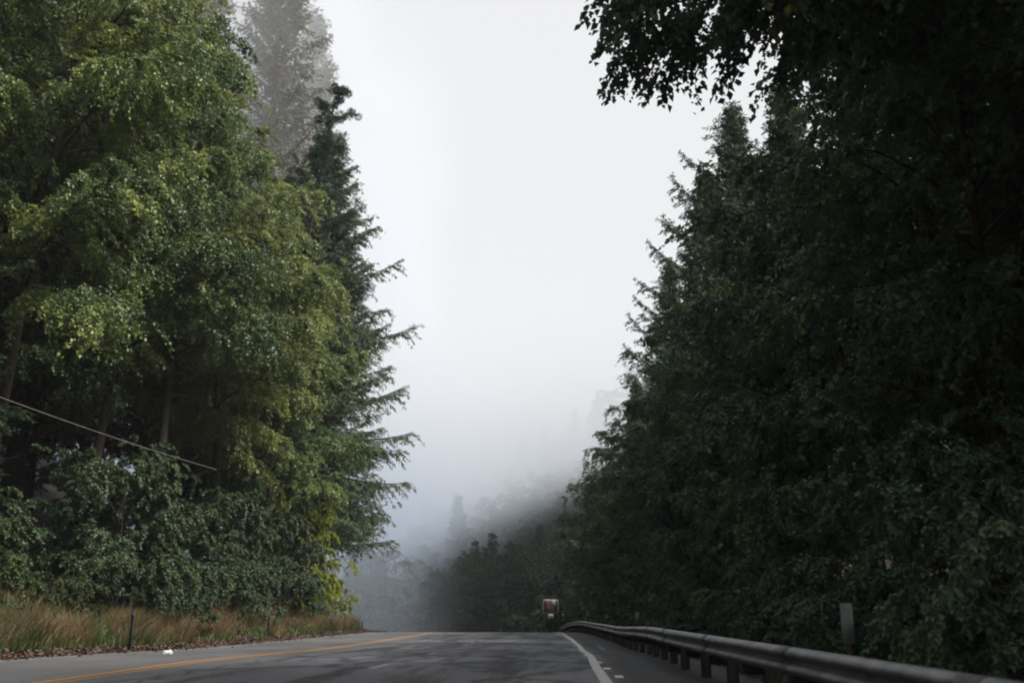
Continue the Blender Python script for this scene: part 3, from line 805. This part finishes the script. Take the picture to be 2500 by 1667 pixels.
# ------------------------------------------------------------------ left side
GL = 'alders along the left bank'
put(alder_a, -17.3, 28.5, 0.0, 1.0, 'nearest alder on the left, thick bare trunk showing below its drooping leafy boughs', group=GL)
put(alder_b, -16.6, 33.5, 0.5, 1.0, 'leaning alder on the left whose slanting trunk shows right of the thickest one', group=GL, mat=M['alder_green'])
put(alder_a, -16.6, 39.5, 2.1, 1.02, 'yellow green alder behind the sagging end of the cable', group=GL, mat=M['alder_yellow'])
put(alder_c, -21.0, 24.0, 1.0, 1.15, 'leafy alder filling the top left corner of the view', group=GL)
put(alder_b, -16.0, 45.5, 3.6, 1.05, 'tall alder on the left with bright yellow green outer leaves, in front of the spruces', group=GL, mat=M['alder_yellow'])
put(alder_c, -15.6, 51.5, 2.0, 1.12, 'rounded alder low on the left against the fringe of the spruce', group=GL)
put(alder_a, -22.5, 36.0, 4.4, 1.1, 'deep green alder standing one row back behind the nearest alders', group=GL, mat=M['alder_green'])
put(alder_b, -22.0, 45.0, 5.4, 1.2, 'tall alder one row back, crown reaching above the front row', group=GL)
put(alder_c, -20.5, 55.0, 0.4, 1.35, 'yellowing alder one row back beside the dark tufted pine', group=GL, mat=M['alder_yellow'])
put(alder_c, -16.6, 59.0, 1.2, (0.85, 0.85, 0.62), 'low dark leafy tree tucked under the big spruce at the end of the left wood', group=GL, mat=M['maple'])
GS = 'spruces on the left hillside'
put(spruce_a, -16.7, 64, 0.0, 0.92, 'big dark spruce ending the left wood, long boughs reaching out over the fog', group=GS)
put(spruce_a, -18.2, 71, 2.6, 0.85, 'second dark spruce just behind the big one at the end of the left wood', group=GS)
put(spruce_b, -22.5, 56, 1.0, 1.15, 'spruce rising behind the yellowing alder on the left', group=GS)
put(spruce_a, -27.0, 47, 2.2, 1.05, 'spruce with long mossy boughs poking out above the left alders', group=GS)
put(spruce_b, -17.8, 24.0, 3.1, (0.75, 0.75, 0.42), 'low young spruce at the far left edge of the view', group=GS)
put(pine_a, -17.2, 55.5, 0.0, 1.0, 'dark pine with dense rounded tufts and a bent bare trunk near the skyline', 'tree')
GR = 'fog veiled redwoods on the left skyline'
put(redwood_a, -25.0, 77, 0.0, 1.0, 'pale fog veiled redwood at the top left, nearest the sky', group=GR)
put(redwood_a, -32.5, 76, 2.0, 1.0, 'pale redwood left of the outermost one, nearly hidden by alders', group=GR)
put(redwood_a, -25.5, 90, 4.0, 0.98, 'faintest redwood behind the outermost one, dissolving in fog', group=GR)
GB = 'dark trees standing deep in the left wood'
rb = np.random.default_rng(5)
k = 0
for (x, y) in ((-24, 28), (-27, 34), (-30, 28), (-32, 40), (-26, 22), (-31, 20), (-36, 32), (-28, 41), (-36, 50), (-31, 56), (-40, 42), (-25, 62), (-32, 64), (-24, 70), (-21, 16), (-20, 8), (-22, -2), (-27, 12)):  # the last few, beside and behind the camera, are unseen, added for occlusion
    pr = spruce_b if k % 2 else spruce_a
    put(pr, x, y, rb.uniform(0, 6), rb.uniform(0.85, 1.05), 'dark spruce deep in the left wood, behind the alders', group=GB, mat=M['far'])  # darker needles put the shade inside the wood into the foliage colour
    k += 1

GH = 'shrubs on the left bank'
sh = [(-16.2, 24.0, (1.25, 1.25, 0.95), 'a', 'blue_shrub', 'broad dark shrub mass at the bottom left corner of the wood'),
      (-14.6, 23.5, 0.75, 'b', None, 'low leafy shrub spilling over the brown grass at the far left'),
      (-17.4, 27.5, 0.8, 'b', 'blue_shrub', 'low shrub around the foot of the thickest alder trunk'),
      (-13.9, 27.6, 0.5, 'b', None, 'little green bush in the dry grass left of the nearest marker post'),
      (-14.2, 31.5, (1.0, 1.0, 1.12), 'a', None, 'tall rounded olive green shrub right of the nearest steel marker post'),
      (-15.6, 33.2, (1.1, 1.1, 1.15), 'a', None, 'tall shrub just right of the slanting alder trunk'),
      (-13.6, 34.6, 0.62, 'b', 'blue_shrub', 'little dark bush between two patches of dry grass'),
      (-15.0, 38.6, (1.0, 1.0, 1.0), 'a', 'blue_shrub', 'deep green shrub halfway along the left bank'),
      (-14.0, 42.6, 0.85, 'b', 'blue_shrub', 'blue green shrub just behind the second steel marker post'),
      (-15.4, 45.0, (1.1, 1.1, 1.2), 'a', None, 'leafy shrub uphill of the second steel marker post'),
      (-14.6, 50.5, (1.1, 1.1, 1.25), 'a', None, 'shrub left of the yellow one near the end of the bank'),
      (-14.8, 55.5, (1.05, 1.05, 1.5), 'a', 'yellow_shrub', 'bright yellow green shrub low under the spruce'),
      (-16.8, 58.5, 1.0, 'a', None, 'shrub at the end of the left bank under the spruce boughs'),
      (-15.9, 62.0, (0.75, 0.75, 1.7), 'a', 'pale_shrub', 'pale feathery willow shrub at the end of the bank against the fog'),
      (-15.3, 65.5, 0.72, 'b', 'pale_shrub', 'pale low willow shrub just above the brown grass near the crest')]
for x, y, s_, kd, mt, lab in sh:
    put(shrub_a if kd == 'a' else shrub_b, x, y, rb.uniform(0, 6), s_, lab, 'shrub', GH, M[mt] if mt else None)

# ------------------------------------------------------------------ right side
GM = 'dark maples along the right roadside'
mp = [(8.75, 13.2, 0.0, 1.08, 'c', 'nearest maple on the right, its leafy limb hanging over the road'),
      (8.8, 20.5, 1.0, 1.0, 'b', 'dark maple on the right behind the nearest white delineator'),
      (11.4, 27.0, 2.0, 1.15, 'a', 'maple on the right whose leaf clump juts out below the overhanging limb'),
      (10.2, 34.5, 4.0, 1.2, 'b', 'dense maple on the right behind the clean white delineator'),
      (10.3, 43.0, 5.0, 1.25, 'b', 'maple with yellowish upper leaves halfway along the right wood'),
      (9.8, 52.0, 0.7, 1.25, 'b', 'grey green maple on the right, beside the ragged spruce boughs'),
      (8.2, 62.0, 1.8, 1.2, 'b', 'rounded maple on the right above the rail bend'),
      (6.5, 73.0, 2.9, 1.2, 'b', 'maple on the right with an airy outline against the fog'),
      (4.9, 86.0, 3.9, 1.15, 'b', 'farther maple on the right, above the brown sign'),
      (3.4, 99.0, 4.6, 1.1, 'b', 'last maple of the right wood behind the brown sign'),
      (6.9, 57.0, 2.2, 0.98, 'b', 'smaller rounded maple in front of the spruces, near the rail bend'),
      (5.9, 67.0, 3.2, 1.0, 'b', 'smaller maple leaning over the rail where it bends'),
      (11.5, 10.0, 1.3, 1.1, 'b', 'black shaded maple at the right edge of the view'),
      (12.6, 17.5, 2.3, 1.1, 'a', 'shaded maple one row back from the nearest maple'),
      (14.2, 26.0, 5.3, 1.2, 'a', 'shaded maple one row back behind the right roadside trees'),
      (9.0, 5.5, 0.3, 1.0, 'b', 'unlit maple beside the near end of the guardrail')]
for x, y, r_, s_, kd, lab in mp:
    dk = M['shade_broad'] if y < 40 else None
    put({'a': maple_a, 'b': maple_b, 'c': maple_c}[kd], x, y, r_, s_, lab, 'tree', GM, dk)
GC = 'spruces in the right wood'
cf = [(10.0, 42, 0.5, 0.80, 'b', 'spruce whose thin pale top stands just under the overhanging limb'),
      (9.2, 50, 0.1, 0.90, 'b', 'spruce on the right with a long ragged bough pointing over the road'),
      (9.0, 60, -0.2, 0.93, 'b', 'spruce on the right with feathered boughs halfway down the skyline'),
      (7.7, 71, 0.25, 0.86, 'b', 'spruce on the right, lowest of the ragged boughs in the skyline'),
      (13.0, 33, 3.5, 0.8, 'a', 'dark spruce behind the right roadside maples'),
      (15.0, 22, 4.5, 0.85, 'a', 'dark spruce deep in the right wood behind the nearest delineator'),
      (14.5, 12, 0.2, 0.85, 'a', 'black spruce at the right edge of the view'),
      (6.8, 96, 4.2, 0.8, 'b', 'spruce behind the last right maples')]
for x, y, r_, s_, kd, lab in cf:
    put(spruce_a if kd == 'a' else spruce_b, x, y, r_, s_, lab, 'tree', GC)
GD = 'dark trees standing deep in the right wood'
for (x, y) in ((14, 44), (13, 56), (12, 68), (11, 82), (9, 108), (20, 30), (20, 48), (19, 62), (18, 78), (21, 15), (12, 2), (14, -8), (8, -6)):  # those behind the camera are unseen, added to block light
    put(spruce_b, x, y, rb.uniform(0, 6), rb.uniform(0.68, 0.85), 'dark spruce deep in the right wood, behind the maples', group=GD)
GU = 'dark undergrowth behind the guardrail'
us = [(4.6, 9.5, 'dark bush behind the nearest white delineator'), (5.0, 14, 'dark bush behind the rail just past the nearest delineator'), (4.6, 18, 'bush in the shade between the two nearest delineators'),
      (4.6, 23, 'bush under the dense maple before the clean white delineator'), (4.4, 30, 'bush just behind the clean white delineator'), (4.0, 38, 'bush behind the rail past the clean white delineator'),
      (3.7, 46, 'bush behind the third delineator'), (3.2, 56, 'bush behind the bend of the rail'), (2.6, 66, 'bush right of the brown sign, behind the rail'), (2.9, 77, 'farther bush between rail bend and brown sign')]
for x, y, lab in us:
    put(shrub_b if int(y) % 2 else shrub_a, x, y, rb.uniform(0, 6), rb.uniform(0.65, 0.9), lab, 'shrub', GU, M['shade_broad'])
put(shrub_a, 4.4, 88, 1.0, 1.7, 'light green bush catching light at the edge of the right wood above the sign', 'shrub', None, M['yellow_shrub'] if False else M['shrub'])
put(shrub_b, -0.2, 99, 2.0, 1.6, 'low green bush left of the brown sign post', 'shrub', None, M['shrub'])

# ------------------------------------------------------------------ trees on the misty hillside
GF = 'trees on the misty hillside beyond the crest'
rf = np.random.default_rng(77)
cnt = 0
pts = []
while cnt < 230:
    x = rf.uniform(-75, 40); y = rf.uniform(124, 235)
    if x > -6 + 0.05 * (y - 120) + 28: continue
    if any((x - a) ** 2 + (y - b) ** 2 < 15 for a, b in pts): continue
    if x < -45 and y < 165: continue
    pts.append((x, y)); cnt += 1
    put(far_a if rf.uniform() < 0.15 else far_b, x, y, rf.uniform(0, 6), rf.uniform(0.7, 1.0), 'dark tree on the misty hillside, one of the far wood beyond the crest', group=GF)

# ------------------------------------------------------------------ grass, litter
def blades(name, n_, seed, ufun, hmin, hmax, mat, label, yr_=(14, 80), w=0.012, lean=0.35, patchy=-9):
    rng = np.random.default_rng(seed)
    y = yr_[0] + (yr_[1] - yr_[0]) * rng.uniform(0, 1, n_) ** 1.3
    u = ufun(rng, n_, y)
    x = line_x(y) + u
    pn_ = np.sin(x * 1.3 + 2 * np.sin(y * 0.37)) * np.sin(y * 0.61 + x * 0.4 + seed) + 0.5 * np.sin(y * 1.7 + x * 2.3)
    keep = pn_ + rng.normal(0, 0.3, n_) > patchy
    x, y, n_ = x[keep], y[keep], int(keep.sum())
    z = ground_z(x, y)
    cl = 0.55 + 0.9 * np.clip(0.5 + 0.5 * np.sin(x * 1.9 + y * 1.1) * np.sin(y * 0.9 - x), 0, 1)
    h = rng.uniform(hmin, hmax, n_) * cl
    a = rng.uniform(0, 6.283, n_)
    ww = w * (1 + y / 30)
    sx, sy = np.cos(a) * ww, np.sin(a) * ww
    lx, ly = rng.normal(0, lean, n_) * h, rng.normal(0, lean, n_) * h
    V = np.stack([np.stack([x - sx, y - sy, z], -1), np.stack([x + sx, y + sy, z], -1),
                  np.stack([x + sx * 0.7 + lx * 0.4, y + sy * 0.7 + ly * 0.4, z + h * 0.6], -1), np.stack([x - sx * 0.7 + lx * 0.4, y - sy * 0.7 + ly * 0.4, z + h * 0.6], -1),
                  np.stack([x + lx, y + ly, z + h], -1)], 1).reshape(-1, 3)
    i = np.arange(n_)[:, None] * 5
    o = mesh_np(name, V, [i + np.array([[0, 1, 2, 3]]), i + np.array([[3, 2, 4]])], mat, tint=np.tile(rng.beta(2, 2, n_), 2))
    return tag(o, label, None, None, 'stuff')
blades('dry_grass', 120000, 1, lambda r, n_, y: -12.35 - np.abs(r.normal(0, 1, n_)) * 1.2, 0.15, 0.85, M['grass'], 'dry rust brown grass in tufts along the foot of the left bank', yr_=(16, 63), patchy=0.05, w=0.0055, lean=0.42)
blades('green_grass', 60000, 2, lambda r, n_, y: -12.3 - np.abs(r.normal(0, 1, n_)) * 1.4, 0.15, 0.6, M['green_grass'], 'green weeds growing among the dry grass', yr_=(16, 64), w=0.010, patchy=-0.1)
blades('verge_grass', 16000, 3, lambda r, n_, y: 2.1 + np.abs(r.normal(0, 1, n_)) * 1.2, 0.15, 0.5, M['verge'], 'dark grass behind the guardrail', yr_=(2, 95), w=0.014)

def litter(name, n_, seed, u0, u1, yr_, label):
    rng = np.random.default_rng(seed)
    y = rng.uniform(*yr_, n_); u = rng.normal((u0 + u1) / 2, abs(u1 - u0) / 3.2, n_)
    x = line_x(y) + u
    Pp = np.stack([x, y, ground_z(x, y) + rng.uniform(0.03, 0.11, n_)], -1)
    d = rng.normal(0, 1, (n_, 3)); d[:, 2] *= 0.35
    nm = np.array([0, 0, 1.0]) + rng.normal(0, 0.5, (n_, 3))
    sz = rng.uniform(0.05, 0.13, n_)
    V, F = leaves(Pp, d, nm, sz, sz * 0.7, rng)
    return tag(mesh_np(name, V, F, M['litter'], tint=np.repeat(rng.beta(1.6, 2.4, n_), 2)), label, None, None, 'stuff')
litter('leaf_litter', 34000, 9, -13.2, -11.55, (15, 68), 'dead brown leaves drifted along the edge of the asphalt')

# ------------------------------------------------------------------ haze and the fog bank
def box_obj(name, lo, hi, mat):
    mb_ = MB()
    mb_.box(((lo[0] + hi[0]) / 2, (lo[1] + hi[1]) / 2, (lo[2] + hi[2]) / 2), (hi[0] - lo[0], hi[1] - lo[1], hi[2] - lo[2]))
    return mb_.build(name, mat)
def haze_mat():
    m, n, out = mat_new('thin_haze')
    pv = N(n, 'ShaderNodeVolumePrincipled')
    pv.inputs['Color'].default_value = (0.94, 0.965, 1.0, 1)
    pv.inputs['Density'].default_value = 0.0003
    n.links.new(pv.outputs[0], out.inputs['Volume'])
    return m
HAZE = True
if HAZE:
    tag(box_obj('haze', (-265, -70, -22), (225, 352, 112), haze_mat()), 'thin pale haze in the air over the road', kind='stuff')

def fog_mat():
    m, n, out = mat_new('drifting_fog')
    tc = N(n, 'ShaderNodeTexCoord')
    sx = N(n, 'ShaderNodeSeparateXYZ'); n.links.new(tc.outputs['Object'], sx.inputs[0])
    def math_(op, a, b=None, c=None, clamp=False):
        x = N(n, 'ShaderNodeMath', operation=op); x.use_clamp = clamp
        for s_, v in zip(x.inputs, (a, b, c)):
            if v is None: continue
            if isinstance(v, (int, float)): s_.default_value = v
            else: n.links.new(v, s_)
        return x.outputs[0]
    def mr(v, a, b, c=0.0, d=1.0):
        x = N(n, 'ShaderNodeMapRange'); x.interpolation_type = 'SMOOTHSTEP'
        n.links.new(v, x.inputs['Value'])
        for s_, q in (('From Min', a), ('From Max', b), ('To Min', c), ('To Max', d)): x.inputs[s_].default_value = q
        return x.outputs[0]
    no = N(n, 'ShaderNodeTexNoise'); no.inputs['Scale'].default_value = 0.045; no.inputs['Detail'].default_value = 3; no.inputs['Roughness'].default_value = 0.55
    mp_ = N(n, 'ShaderNodeMapping'); mp_.inputs['Scale'].default_value = (1, 0.6, 1.1); mp_.inputs['Location'].default_value = (3, 1, 7)
    n.links.new(tc.outputs['Object'], mp_.inputs[0]); n.links.new(mp_.outputs[0], no.inputs['Vector'])
    nz = math_('SUBTRACT', no.outputs['Fac'], 0.5)
    # cloud base: low on the left, climbing to the right
    base = math_('MULTIPLY_ADD', sx.outputs['X'], 0.42, 17.0)
    h = math_('SUBTRACT', sx.outputs['Z'], base)
    h = math_('MULTIPLY_ADD', nz, 26.0, h)
    cloud = math_('MULTIPLY', mr(h, -3, 14), mr(sx.outputs['Z'], 46, 22))
    xv = math_('MULTIPLY_ADD', sx.outputs['Y'], 0.14, math_('ADD', sx.outputs['X'], -21.0))
    low = math_('MULTIPLY', mr(xv, -15, -36), mr(nz, -0.16, 0.14, 0.35, 1.2))
    front = mr(sx.outputs['Y'], 96, 128)
    d = math_('MULTIPLY_ADD', cloud, 0.045, math_('MULTIPLY', low, 0.044))
    d = math_('MULTIPLY', d, front)
    veil = math_('MULTIPLY', math_('MULTIPLY', mr(sx.outputs['Y'], 64, 76), mr(sx.outputs['Z'], 24, 36)), mr(sx.outputs['X'], -18.5, -27, 0.0, 0.062))
    d = math_('ADD', d, math_('MULTIPLY', math_('MULTIPLY', veil, mr(sx.outputs['Y'], 108, 88)), mr(nz, -0.2, 0.1, 0.3, 1.0)))
    pv = N(n, 'ShaderNodeVolumePrincipled')
    pv.inputs['Color'].default_value = (0.92, 0.94, 0.975, 1)
    pv.inputs['Anisotropy'].default_value = 0.35
    cm = N(n, 'ShaderNodeMix', data_type='RGBA')  # bluish, dimmer light low in the fog put into its colour by height
    cm.inputs['A'].default_value = (0.80, 0.87, 0.97, 1); cm.inputs['B'].default_value = (0.845, 0.865, 0.895, 1)
    n.links.new(mr(sx.outputs['Z'], 6, 26), cm.inputs['Factor']); n.links.new(cm.outputs['Result'], pv.inputs['Color'])
    n.links.new(d, pv.inputs['Density'])
    n.links.new(pv.outputs[0], out.inputs['Volume'])
    return m
FOG = True
if FOG:
    tag(box_obj('fog_bank', (-150, 64, -19), (110, 262, 80), fog_mat()), 'bank of drifting grey fog filling the valley beyond the crest', kind='stuff')
